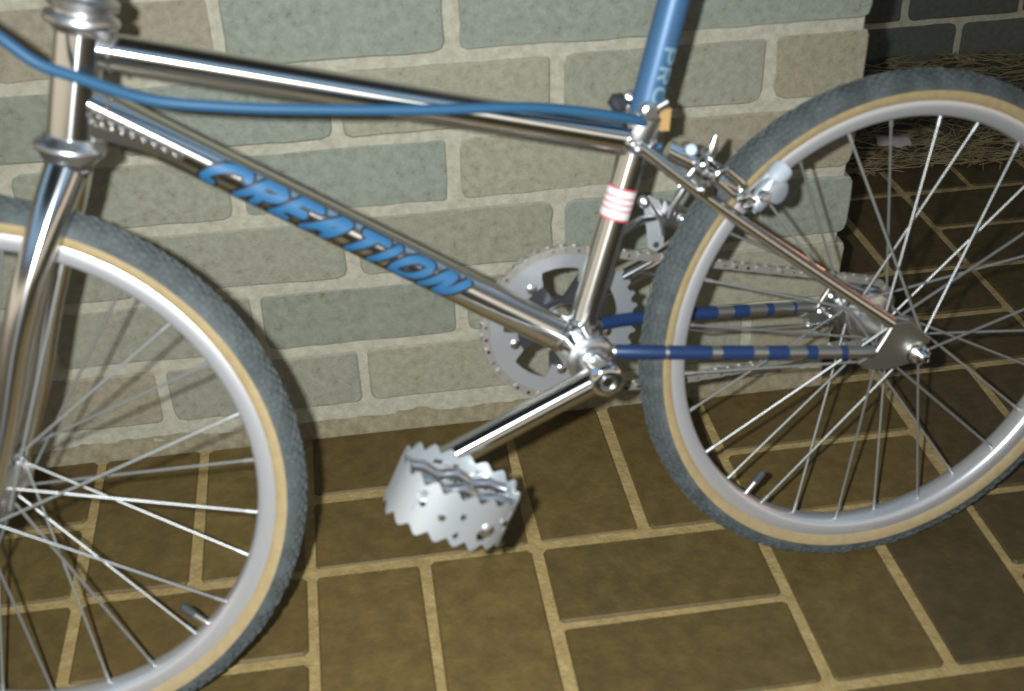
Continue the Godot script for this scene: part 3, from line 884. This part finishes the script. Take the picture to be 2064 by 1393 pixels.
func wheel(xf: Transform3D, base_deg: float, rear: bool) -> void:
	var w := part("wheel", "rear wheel with cassette sprocket" if rear else "front wheel turned towards the wall")
	if rear: w.set_meta("label", "wheel carrying the sprocket and the chain")
	w.transform = xf
	var Z := Vector3(0, 0, 1)
	var R0 := 0.2335
	var r := 0.0182
	# carcass: tan walls as one part, black cap as another, knobs as a third
	var wall_m := MB.new()
	for s in [1.0, -1.0]:
		var pr: Array = []
		for i in 9:
			var f := i / 8.0
			pr.append(Vector2(lerpf(0.2268, 0.2382, f), s * (0.0112 + 0.0050 * sqrt(sin(f * PI * 0.5)))))
		if s > 0: pr.reverse()
		wall_m.lathe(pr, Vector3.ZERO, Z, 128, false)
	put("tyre_wall", wall_m, mats.tan, w)
	var cap: Array = []
	for i in 17:
		var a := lerpf(-PI / 2, PI / 2, i / 16.0)
		cap.append(Vector2(0.2376 + 0.0142 * pow(cos(a), 0.8) if i % 16 else 0.2376, 0.0164 * sin(a)))
	put("tyre", MB.new().lathe(cap, Vector3.ZERO, Z, 128, false), mats.tread, w)
	var knobs := MB.new()
	var knob := MB.new().prism([Vector2(-0.0036, -0.0017), Vector2(0.0024, -0.0023), Vector2(0.0036, 0.0017), Vector2(-0.0024, 0.0023)], 0.0, 0.0024, 0.0005)
	var rows := [22.0, 42.0, 62.0, 80.0, 100.0, 118.0, 138.0, 158.0]
	var per := 140
	for k in per:
		for q in rows.size():
			var a := TAU * (k + (0.5 if q % 2 else 0.0)) / per
			var t := deg_to_rad(rows[q])
			var e := Vector3(cos(a), sin(a), 0)
			var nn := (e * sin(t) * 0.0164 - Z * cos(t) * 0.0142).normalized()
			var tg := Vector3(-sin(a), cos(a), 0)
			var kb := Basis(tg, nn.cross(tg), nn) * Basis(Vector3.BACK, rng.randf_range(-0.25, 0.25)) * Basis.from_scale(Vector3(rng.randf_range(0.95, 1.3), rng.randf_range(0.95, 1.35), rng.randf_range(0.6, 1.15)))
			knobs.add(knob, Transform3D(kb, e * (0.2376 + 0.0142 * pow(sin(t), 0.8)) - Z * 0.0164 * cos(t) - nn * 0.0006))
	put("tread_blocks", knobs, mats.tread, w).set_meta("kind", "stuff")
	# rim
	put("rim", MB.new().lathe([Vector2(0.2225, 0.0095), Vector2(0.2282, 0.0098), Vector2(0.2285, 0.0122), Vector2(0.2272, 0.0130), Vector2(0.2165, 0.0122), Vector2(0.2140, 0.0108), Vector2(0.2122, 0.0070), Vector2(0.2115, 0.0), Vector2(0.2122, -0.0070), Vector2(0.2140, -0.0108), Vector2(0.2165, -0.0122), Vector2(0.2272, -0.0130), Vector2(0.2285, -0.0122), Vector2(0.2282, -0.0098), Vector2(0.2225, -0.0095)], Vector3.ZERO, Z, 128, false), mats.rim, w)
	# hub
	var fl := 0.0285 if rear else 0.028
	var fr := 0.0250 if rear else 0.0185
	var bar := 0.0150 if rear else 0.0120
	put("hub", MB.new().lathe([Vector2(0.006, fl + 0.008), Vector2(0.0115, fl + 0.008), Vector2(0.0120, fl + 0.002), Vector2(fr, fl + 0.0015), Vector2(fr, fl - 0.0015), Vector2(bar + 0.001, fl - 0.004), Vector2(bar, fl - 0.010), Vector2(bar, -fl + 0.010), Vector2(bar + 0.001, -fl + 0.004), Vector2(fr, -fl + 0.0015), Vector2(fr, -fl - 0.0015), Vector2(0.012, -fl - 0.002), Vector2(0.0115, -fl - 0.008), Vector2(0.006, -fl - 0.008)], Vector3.ZERO, Z, 40), mats.alloy, w)
	put("axle", MB.new().tube([Vector3(0, 0, -0.062), Vector3(0, 0, 0.062)], 0.0046, 14), mats.steel, w)
	if not rear:
		for s in [1.0, -1.0]:
			put("axle_nut", MB.new().lathe([Vector2(0.0085, 0), Vector2(0.0085, 0.007), Vector2(0.0065, 0.009), Vector2(0.0046, 0.009), Vector2(0.0046, 0.013), Vector2(0, 0.013)], Vector3(0, 0, 0.052 * s), Vector3(0, 0, s), 6), mats.chrome, w)
	else:
		var inner: Array = []
		var outer: Array = []
		for i in 18 * 6:
			inner.append(0.014)
			outer.append([0.0310, 0.0330, 0.0362, 0.0362, 0.0330, 0.0310][i % 6])
		put("sprocket", MB.new().ring(inner, outer, 0.0025, Transform3D(Basis.IDENTITY, Vector3(0, 0, -0.045))), mats.steel, w)
		put("freewheel_body", MB.new().lathe([Vector2(0.012, -0.0315), Vector2(0.0270, -0.0325), Vector2(0.0285, -0.036), Vector2(0.0285, -0.043), Vector2(0.026, -0.0465), Vector2(0.0200, -0.0475), Vector2(0.008, -0.0475)], Vector3.ZERO, Z, 32), mats.steel, w)
	# spokes: 28, crossing, each with its nipple
	for k in 28:
		var th := deg_to_rad(180.0 - (base_deg - k * 360.0 / 28.0))   # local x runs backwards
		var near := k % 2 == 1
		var j := k / 2
		var sg := 1.0 if j % 2 == 0 else -1.0
		var ha := th - sg * deg_to_rad(75.0)
		var zz := (1.0 if near else -1.0) * (fl + (0.0024 if j % 2 == 0 else -0.0024))
		var hole := Vector3(cos(ha) * (fr - 0.003), sin(ha) * (fr - 0.003), zz)
		var rimp := Vector3(cos(th) * 0.2145, sin(th) * 0.2145, (0.003 if near else -0.003))
		var d := (rimp - hole).normalized()
		var s := MB.new().tube([hole - d * 0.003, rimp], 0.00125, 8)
		s.tube([rimp - d * 0.013, rimp - d * 0.012, rimp - d * 0.002, rimp], [0.0016, 0.0020, 0.0020, 0.0024], 8)
		put("spoke", s, mats.spoke, w)
	# valve
	var va := deg_to_rad(180.0 - (-47.6 if rear else 226.3))
	var vd := Vector3(cos(va), sin(va), 0)
	put("valve_stem", MB.new().tube([vd * 0.2125, vd * 0.196], 0.0028, 12), mats.alloy, w)
	put("valve_cap", MB.new().tube([vd * 0.1975, vd * 0.1855, vd * 0.184], [0.0040, 0.0038, 0.0026], 12), mats.rubber_black, w)

func crankset() -> void:
	var c := part("crankset")
	var o := B(0.315, 0.0445, 0)
	var dirv := (B(0.467, -0.005, 0) - o).normalized()
	# near arm: a fat tube from the boss to the pedal eye
	put("boss", MB.new().lathe([Vector2(0.0095, 0.044), Vector2(0.0115, 0.046), Vector2(0.0150, 0.056), Vector2(0.0152, 0.0800), Vector2(0.0140, 0.0845), Vector2(0.0115, 0.0862), Vector2(0.0080, 0.0862), Vector2(0.0080, 0.0800), Vector2(0.0, 0.0800)], o, Vector3(0, 0, 1), 32, false), mats.chrome, c)
	put("spindle_bolt", MB.new().lathe([Vector2(0.0062, 0.078), Vector2(0.0062, 0.0838), Vector2(0.0050, 0.0848), Vector2(0, 0.0848)], o, Vector3(0, 0, 1), 6), mats.chrome, c)
	put("crank_arm", MB.new().tube([o + dirv * 0.006 + Vector3(0, 0, 0.072), o + dirv * 0.158 + Vector3(0, 0, 0.080)], 0.0112, 36), mats.tube_chrome, c)
	put("pedal_eye", MB.new().lathe([Vector2(0, 0.070), Vector2(0.0115, 0.070), Vector2(0.0130, 0.072), Vector2(0.0130, 0.088), Vector2(0.0115, 0.090), Vector2(0, 0.090)], B(0.467, -0.005, 0), Vector3(0, 0, 1), 24), mats.chrome, c)
	put("pinch_bolt", MB.new().lathe([Vector2(0, 0.005), Vector2(0.0035, 0.005), Vector2(0.0052, 0.003), Vector2(0.0052, -0.004)], o + Vector3(-0.0085, 0.009, 0.080), Vector3(-0.4, 0.5, 0.6), 14), mats.chrome, c)
	# far arm
	put("crank_arm", MB.new().tube([o - dirv * 0.004 + Vector3(0, 0, -0.066), o - dirv * 0.158 + Vector3(0, 0, -0.078)], 0.0112, 28), mats.tube_chrome, c)
	# chainring: toothed rim with five tabs, and a black spider
	var inner: Array = []
	var outer: Array = []
	var n := 36 * 6
	for i in n:
		var a := TAU * i / n
		outer.append([0.0712, 0.0722, 0.0762, 0.0762, 0.0722, 0.0712][i % 6])
		var best := 9.0
		for k in 5:
			var arm := deg_to_rad(180.0 - 128.0 + 72.0 * k)
			best = minf(best, absf(angle_difference(a, arm)))
		inner.append(0.0430 if best < 0.21 else lerpf(0.0430, 0.0560, smoothstep(0.21, 0.31, best)))
	var cx := Transform3D(Basis.IDENTITY, o + Vector3(0, 0, -0.045))
	put("chainring", MB.new().ring(inner, outer, 0.003, cx), mats.ring, c)
	var si: Array = []
	var so: Array = []
	for i in n:
		var a := TAU * i / n
		var best := 9.0
		for k in 5:
			best = minf(best, absf(angle_difference(a, deg_to_rad(180.0 - 128.0 + 72.0 * k))))
		si.append(0.010)
		so.append(minf(0.0520, 0.0095 / maxf(sin(maxf(best, 0.02)), 0.02)) if best < 0.4 else 0.0244)
	put("spider", MB.new().ring(si, so, 0.007, Transform3D(Basis.IDENTITY, o + Vector3(0, 0, -0.0505))), mats.black_metal, c)
	for k in 5:
		var a := deg_to_rad(180.0 - 128.0 + 72.0 * k)
		var p := o + Vector3(cos(a) * 0.0475, sin(a) * 0.0475, -0.0435)
		put("chainring_bolt", MB.new().lathe([Vector2(0, 0.0022), Vector2(0.003, 0.0022), Vector2(0.0048, 0.001), Vector2(0.0048, -0.001)], p, Vector3(0, 0, 1), 14, false), mats.steel, c)

func chain() -> void:
	# a loop round chainring and sprocket, link by link
	var o := B(0.315, 0.0445, 0)
	var q := B(0, 0, 0)
	var R := 0.0738
	var r := 0.0335
	var d := q - o
	d.z = 0
	var L := d.length()
	var dir := d / L
	var nor := Vector3(-dir.y, dir.x, 0)
	if nor.y < 0: nor = -nor
	var be := asin((R - r) / L)
	var pts: Array = []
	var top := (nor * cos(be) + dir * sin(be))
	var bot := (-nor * cos(be) + dir * sin(be))
	var a0 := atan2(top.y, top.x)
	var a1 := atan2(bot.y, bot.x)
	# top run from ring to sprocket
	for i in 41: pts.append((o + top * R).lerp(q + top * r, i / 40.0))
	var sweep := a0 - a1
	for i in range(1, 20): 
		var a := a0 - sweep * i / 20.0
		pts.append(q + Vector3(cos(a), sin(a), 0) * r)
	for i in 41:
		var f := i / 40.0
		pts.append((q + bot * r).lerp(o + bot * R, f) + Vector3(0, -0.008 * sin(PI * f), 0))
	var back := TAU - sweep
	for i in range(1, 40):
		var a := a1 - back * i / 40.0
		pts.append(o + Vector3(cos(a), sin(a), 0) * R)
	# resample at the pitch
	var total := 0.0
	for i in pts.size(): total += (pts[(i + 1) % pts.size()] - pts[i]).length()
	var count := int(round(total / 0.0127 / 2)) * 2
	var pitch := total / count
	var joints: Array = []
	var want := 0.0
	var run := 0.0
	for i in pts.size():
		var a: Vector3 = pts[i]
		var b: Vector3 = pts[(i + 1) % pts.size()]
		var l := (b - a).length()
		while want < run + l and joints.size() < count:
			joints.append(a.lerp(b, (want - run) / l))
			want += pitch
		run += l
	var shape: Array = []
	for i in 12:
		var a := TAU * i / 12.0
		var e := 0.0044 if absf(cos(a)) > 0.3 else 0.0030
		shape.append(Vector2(cos(a) * 0.0044 + (pitch / 2 if cos(a) > 0 else -pitch / 2), sin(a) * (0.0042 if absf(cos(a)) > 0.3 else 0.0034)))
	var meshes: Array = []
	for k in 2:
		var m := MB.new()
		var z0 := 0.0024 if k == 0 else 0.0034
		m.prism(shape, z0, z0 + 0.001, 0.0)
		m.prism(shape, -z0 - 0.001, -z0, 0.0)
		for s in [-0.5, 0.5]:
			m.lathe([Vector2(0, 0.0046), Vector2(0.0018, 0.0046), Vector2(0.0018, -0.0046), Vector2(0, -0.0046)], Vector3(s * pitch, 0, 0), Vector3(0, 0, 1), 8)
			if k == 0: m.lathe([Vector2(0.0038, 0.0023), Vector2(0.0038, -0.0023)], Vector3(s * pitch, 0, 0), Vector3(0, 0, 1), 10)
		meshes.append(m.mesh())
	var ch := part("chain")
	for i in joints.size():
		var a: Vector3 = joints[i]
		var b: Vector3 = joints[(i + 1) % joints.size()]
		var t := (b - a).normalized()
		put("link", meshes[i % 2], mats.chain, ch, Transform3D(Basis(t, Vector3(0, 0, 1).cross(t), Vector3(0, 0, 1)), (a + b) / 2 + Vector3(0, 0, -0.045)))

func pedal() -> void:
	var p := part("pedal")
	var al := deg_to_rad(28.0)
	# own axes: x along the pedal (front to back of the foot plate), y out of the plate, z along the spindle
	var t := Vector3(cos(al), -sin(al), 0)
	var m := Vector3(sin(al), cos(al), 0)
	p.transform = Transform3D(Basis(t, m, Vector3(0, 0, 1)), B(0.467, -0.005, 0.134))
	var hl := 0.0500
	var hd := 0.0385
	# an oval with flattened sides in x, z
	var loop: Array = []
	for i in 72:
		var a := TAU * i / 72.0
		loop.append(Vector2(hl * signf(cos(a)) * pow(absf(cos(a)), 0.86), hd * signf(sin(a)) * pow(absf(sin(a)), 0.86)))
	var dense: Array = []
	var total := 0.0
	for i in loop.size(): total += loop[i].distance_to(loop[(i + 1) % loop.size()])
	var N := 264
	var run := 0.0
	var want := 0.0
	for i in loop.size():
		var a: Vector2 = loop[i]
		var b: Vector2 = loop[(i + 1) % loop.size()]
		var l := a.distance_to(b)
		while want < run + l - 1e-9 and dense.size() < N:
			dense.append(a.lerp(b, (want - run) / l))
			want += total / N
		run += l
	N = dense.size()
	var teeth := 18
	var M := 22
	var holes := [[-0.002, 0.003], [-0.0014, -0.0125], [-0.036, 0.010], [0.021, -0.008], [0.040, 0.004]]
	var big := 0.0058
	var band := MB.new()
	var th := 0.0008
	var at := 0
	for side in [1.0, -1.0]:
		at = band.v.size()
		for i in N + 1:
			var c: Vector2 = dense[i % N]
			var e: Vector2 = (dense[(i + 1) % N] - dense[(i - 1 + N) % N]).normalized()
			var nn := Vector2(e.y, -e.x)
			if nn.dot(c) < 0: nn = -nn
			var f := fposmod(float(i) / N * teeth, 1.0)
			var tooth := 0.0068 * smoothstep(-0.15, 1.0, 1.0 - absf(f * 2.0 - 1.0)) * (0.75 + 0.4 * fposmod(sin(floor(float(i) / N * teeth) * 12.9) * 43.7, 1.0))
			for j in M + 1:
				var y := lerpf(-0.0168 - tooth, 0.0168 + tooth, float(j) / M)
				var q: Vector2 = c + nn * th * side
				band.vert(Vector3(q.x, y, q.y), Vector3(nn.x, 0, nn.y) * side)
		for i in N:
			var c: Vector2 = (dense[i] + dense[(i + 1) % N]) / 2
			var f := fposmod((i + 0.5) / N * teeth, 1.0)
			for j in M:
				var y := lerpf(-0.0168, 0.0168, (j + 0.5) / M) * (1.0 + 0.30 * (1.0 - absf(f * 2.0 - 1.0)))
				var drop := false
				for hq in holes:
					if c.y > 0 and Vector2(c.x - hq[0], y - hq[1]).length() < (big if hq[0] == 0.021 else 0.0026): drop = true
					if c.y < 0 and Vector2(c.x - 0.03 + absf(hq[0]), y - 0.009).length() < 0.0026: drop = true
				if drop: continue
				var a := at + i * (M + 1) + j
				band.quad(a, a + 1, a + M + 2, a + M + 1)
	# edges of the sheet
	for j in [0, M]:
		for i in N:
			var o1: int = i * (M + 1) + j
			var o2: int = ((i + 1)) * (M + 1) + j
			var in1: int = o1 + (N + 1) * (M + 1)
			var in2: int = o2 + (N + 1) * (M + 1)
			band.flat([band.v[o1], band.v[o2], band.v[in2], band.v[in1]], Vector3(0, 1 if j else -1, 0))
	put("toothed_cage", band, mats.plate, p)
	for z in [0.013, -0.012]:
		var pts: Array = []
		for i in 13:
			var q := i / 12.0 * 2.0 - 1.0
			pts.append(Vector3(q * (hl - 0.005), 0.0125 + 0.0030 * cos(q * 9.0) * (1.0 - q * q), z))
		put("cross_bar", MB.new().tube(pts, 0.0046, 12), mats.alloy, p)
	put("spindle", MB.new().lathe([Vector2(0, -0.052), Vector2(0.0065, -0.052), Vector2(0.0065, -0.04), Vector2(0.0100, -0.036), Vector2(0.0085, -0.02), Vector2(0.0085, 0.02), Vector2(0.0105, 0.034), Vector2(0.0105, 0.037), Vector2(0, 0.037)], Vector3.ZERO, Vector3(0, 0, 1), 24, false), mats.steel, p)
	for z in [0.027, 0.002, -0.025]:
		var bar := MB.new()
		var st: Array = []
		for i in 19:
			var q := i / 18.0 * 2.0 - 1.0
			st.append(Vector2(q * 0.040, 0.0105 + 0.0035 * absf(sin(q * 7.0))))
		for i in range(18, -1, -1):
			st.append(Vector2((i / 18.0 * 2.0 - 1.0) * 0.040, -0.0065))
		bar.prism(st, -0.0009, 0.0009, 0.0, Transform3D(Basis.IDENTITY, Vector3(0, 0, z)))
		put("inner_plate", bar, mats.plate, p)
	for x in [-0.036, 0.036]:
		put("tie_rod", MB.new().tube([Vector3(x, 0.004, -0.034), Vector3(x, 0.004, 0.034)], 0.0024, 10), mats.steel, p)
	for q in [[0.040, 0.011, 0.022], [0.044, -0.004, 0.020], [-0.040, 0.010, 0.022], [-0.045, -0.006, 0.018], [0.034, 0.010, -0.027], [0.046, 0.006, -0.012]]:
		var out := Vector3(q[0] / 0.050, 0, q[2] / 0.0385).normalized()
		put("rivet", MB.new().lathe([Vector2(0, 0.0034), Vector2(0.0022, 0.0028), Vector2(0.0034, 0.0004), Vector2(0.0034, -0.003)], Vector3(q[0] * 0.93, q[1], q[2] * 0.93) + out * 0.0015, out, 12, false), mats.alloy, p)
	put("centre_plate", MB.new().box(Vector3(0.09, 0.004, 0.022), 0.001, Transform3D(Basis.IDENTITY, Vector3(0, -0.002, 0))), mats.plate, p)
	put("face_bolt", MB.new().lathe([Vector2(0, 0.0022), Vector2(0.0028, 0.0018), Vector2(0.0038, 0.0), Vector2(0.0038, -0.001)], Vector3(-0.018, -0.0016, 0.0368), Vector3(0, 0, 1), 14, false), mats.alloy, p)
	put("dust_cap", MB.new().lathe([Vector2(0, 0.0035), Vector2(0.004, 0.003), Vector2(0.0062, 0.0015), Vector2(0.0068, -0.001)], Vector3(0.022, -0.0035, 0.0358), Vector3(0, 0, 1), 20, false), mats.alloy, p)
	for q in [[-0.022, 0.0115, 0.0142], [0.026, 0.0105, 0.0142], [-0.026, 0.0105, -0.0142], [0.020, 0.0115, -0.0142]]:
		put("rivet", MB.new().lathe([Vector2(0, 0.003), Vector2(0.0024, 0.0024), Vector2(0.0034, 0.0), Vector2(0.0034, -0.002)], Vector3(q[0], q[1], q[2]), Vector3(0, 1, 0), 12, false), mats.alloy, p)

func brake() -> void:
	var b := part("rear_brake")
	# radial frame: x tangential (backwards-down), y outward along the radius, z towards the viewer, origin on the tyre's centre line
	var ra := Vector3(-0.722, 0.692, 0)          # from the axle to the brake
	var ta := Vector3(0.692, 0.722, 0)
	b.transform = Transform3D(Basis(ta, ra, Vector3(0, 0, 1)), B(0, 0, 0))
	var ch: Material = mats.chrome
	put("bridge", MB.new().tube([Vector3(-0.008, 0.272, -0.038), Vector3(-0.008, 0.272, 0.038)], 0.0055, 16), ch, b)
	put("pivot_bolt", MB.new().lathe([Vector2(0, 0.020), Vector2(0.004, 0.020), Vector2(0.006, 0.018), Vector2(0.006, 0.012), Vector2(0.0035, 0.012), Vector2(0.0035, -0.02), Vector2(0, -0.02)], Vector3(0, 0.277, 0), Vector3(1, 0, 0), 12), ch, b)
	for s in [1.0, -1.0]:
		var pth: Array = []
		for q in [[0.004, 0.300, -0.016], [0.004, 0.286, 0.004], [0.004, 0.281, 0.020], [0.006, 0.268, 0.031], [0.008, 0.248, 0.034], [0.010, 0.229, 0.032]]:
			pth.append(Vector3(q[0] + (0.006 if s < 0 else 0.0), q[1], q[2] * s))
		put("arm", MB.new().tube(smooth(pth, 5), 0.0048, 14), ch, b)
		# slotted lower arm
		put("slot_plate", MB.new().tube(rounded(Vector3(0.009, 0.262, 0.036 * s), Vector3(0, 1, 0), Vector3(1, 0, 0), 0.0145, 0.0064), 0.0034, 10, false, true), ch, b)
		put("bolt_head", MB.new().lathe([Vector2(0, 0.005), Vector2(0.004, 0.004), Vector2(0.0062, 0.001), Vector2(0.0062, -0.005)], Vector3(0.006, 0.2865, 0.024 * s), Vector3(0.2, 0.3, s), 14, false), ch, b)
		put("bolt_head", MB.new().lathe([Vector2(0, 0.005), Vector2(0.004, 0.004), Vector2(0.0058, 0.001), Vector2(0.0058, -0.005)], Vector3(0.006, 0.2435, 0.038 * s), Vector3(0, 0.2, s), 14, false), ch, b)
		put("bolt_head", MB.new().lathe([Vector2(0, 0.004), Vector2(0.004, 0.003), Vector2(0.0052, 0.001), Vector2(0.0052, -0.005)], Vector3(0.004, 0.2335, 0.038 * s), Vector3(0, 0.2, s), 14, false), ch, b)
		# shoe and pad
		var shoe := MB.new()
		shoe.box(Vector3(0.046, 0.017, 0.011), 0.004, Transform3D(Basis.IDENTITY, Vector3(0.026, 0.2215, 0.0215 * s)))
		put("brake_shoe", shoe, mats.shoe, b)
		put("shoe_nut", MB.new().lathe([Vector2(0, 0.0120), Vector2(0.0040, 0.0115), Vector2(0.0055, 0.0095), Vector2(0.0058, 0.0050), Vector2(0.0088, 0.0045), Vector2(0.0090, -0.002)], Vector3(0.017, 0.2245, 0.028 * s), Vector3(0.25, 0.15, s), 14, false), mats.alloy, b)
		put("shoe_end", MB.new().tube(smooth([Vector3(0.036, 0.2225, 0.0250 * s), Vector3(0.040, 0.2225, 0.0252 * s), Vector3(0.0455, 0.2218, 0.0245 * s), Vector3(0.0500, 0.2214, 0.0238 * s), Vector3(0.0520, 0.2212, 0.0235 * s)], 3), [0.0060, 0.0080, 0.0092, 0.0098, 0.0101, 0.0102, 0.0102, 0.0100, 0.0096, 0.0088, 0.0072, 0.0050, 0.0018], 20), mats.shoe, b)
		put("shoe_holder", MB.new().tube(smooth([Vector3(0.004, 0.2240, 0.0265 * s), Vector3(0.010, 0.2235, 0.0270 * s), Vector3(0.022, 0.2230, 0.0268 * s), Vector3(0.034, 0.2225, 0.0258 * s)], 3), [0.0030, 0.0070, 0.0090, 0.0098, 0.0100, 0.0099, 0.0093, 0.0084, 0.0070, 0.0058], 20), mats.shoe_metal, b)
		put("shoe_washer", MB.new().lathe([Vector2(0.0, 0.0040), Vector2(0.0070, 0.0040), Vector2(0.0112, 0.0020), Vector2(0.0116, -0.0025)], Vector3(0.030, 0.2150, 0.0300 * s), Vector3(0.2, -0.2, s), 18, false), mats.shoe_metal, b)
	put("cable_arm", MB.new().tube([Vector3(-0.003, 0.312, 0.005), Vector3(0.0, 0.300, 0.007), Vector3(0.003, 0.288, 0.010)], [0.0080, 0.0088, 0.0078], 18), ch, b)
	put("barrel_adjuster", MB.new().lathe([Vector2(0.0035, -0.006), Vector2(0.0055, -0.005), Vector2(0.0058, 0.004), Vector2(0.0040, 0.010), Vector2(0.0020, 0.017), Vector2(0, 0.0175)], Vector3(0.018, 0.2790, 0.008), Vector3(0.9, 0.45, 0.1), 16, false), ch, b)
	put("cable_end", MB.new().tube([Vector3(-0.010, 0.330, 0.0), Vector3(-0.004, 0.318, 0.004)], 0.0036, 12), mats.blue_cable, b)
	put("return_spring", MB.new().tube(smooth([Vector3(0.012, 0.290, -0.02), Vector3(0.014, 0.297, 0.0), Vector3(0.014, 0.284, 0.022), Vector3(0.012, 0.262, 0.026)], 6), 0.0013, 8), mats.steel, b)

func rounded(c: Vector3, lng: Vector3, sht: Vector3, a: float, r: float) -> Array:
	var o: Array = []
	for i in 20:
		var w := TAU * i / 20.0
		o.append(c + lng * (cos(w) * r + (a - r) * signf(cos(w))) + sht * sin(w) * r)
	return o

func derailleur() -> void:
	var d := part("front_derailleur")
	var z := -0.032
	var poly: Array = []
	for q in [[0.2360, 0.1570], [0.2300, 0.1615], [0.2205, 0.1560], [0.2165, 0.1360], [0.2165, 0.1110], [0.2240, 0.1060], [0.2320, 0.1110], [0.2330, 0.1280], [0.2350, 0.1470]]:
		var p := B(q[0], q[1], 0)
		poly.append(Vector2(p.x, p.y))
	put("cage_plate", MB.new().prism(poly, z, z + 0.0016, 0.0004), mats.plate, d)
	put("cage_rib", MB.new().tube([B(0.2330, 0.1590, z + 0.003), B(0.2200, 0.1380, z + 0.0035), B(0.2180, 0.1220, z + 0.003)], [0.0018, 0.0030, 0.0018], 10), mats.alloy, d)
	put("painted_hole", MB.new().lathe([Vector2(0, 0.0003), Vector2(0.0030, 0.0003), Vector2(0.0032, -0.001)], B(0.2243, 0.1133, z + 0.0018), Vector3(0, 0, 1), 14), mats.dark, d)  # dark disc on the solid plate, colouring in a hole's shade
	put("body", MB.new().box(Vector3(0.030, 0.022, 0.012), 0.004, Transform3D(Basis(Vector3.BACK, -0.5), B(0.2060, 0.1370, z - 0.004))), mats.alloy, d)
	put("lever", MB.new().tube([B(0.1985, 0.1660, z + 0.006), B(0.2080, 0.1500, z + 0.004), B(0.2100, 0.1380, z)], [0.0042, 0.0036, 0.004], 12), mats.alloy, d)
	put("pivot", MB.new().lathe([Vector2(0, 0.003), Vector2(0.003, 0.002), Vector2(0.0045, 0), Vector2(0.0045, -0.006)], B(0.1985, 0.1345, z + 0.004), Vector3(0, 0, 1), 14, false), mats.alloy, d)
	put("pivot", MB.new().lathe([Vector2(0, 0.003), Vector2(0.003, 0.002), Vector2(0.0055, 0), Vector2(0.0055, -0.006)], B(0.2345, 0.1560, z + 0.003), Vector3(0, 0, 1), 14, false), mats.alloy, d)
	put("mount_arm", MB.new().tube([B(0.2740, 0.1330, -0.012), B(0.2400, 0.1400, -0.030), B(0.2150, 0.1400, -0.034)], 0.004, 12), mats.steel, d)
	# small bright fittings by the far dropout
	var f := part("chain_adjuster")
	for q in [[0.0300, 0.0190, -0.050, 0.0040], [0.0420, 0.0045, -0.050, 0.0036], [0.0290, -0.0035, -0.050, 0.0026], [0.0540, -0.0080, -0.050, 0.0040]]:
		put("bolt_head", MB.new().lathe([Vector2(0, q[3] * 0.8), Vector2(q[3] * 0.7, q[3] * 0.6), Vector2(q[3], 0), Vector2(q[3], -0.006)], B(q[0], q[1], q[2]), Vector3(-0.3, 0.3, 1), 12, false), mats.alloy, f)
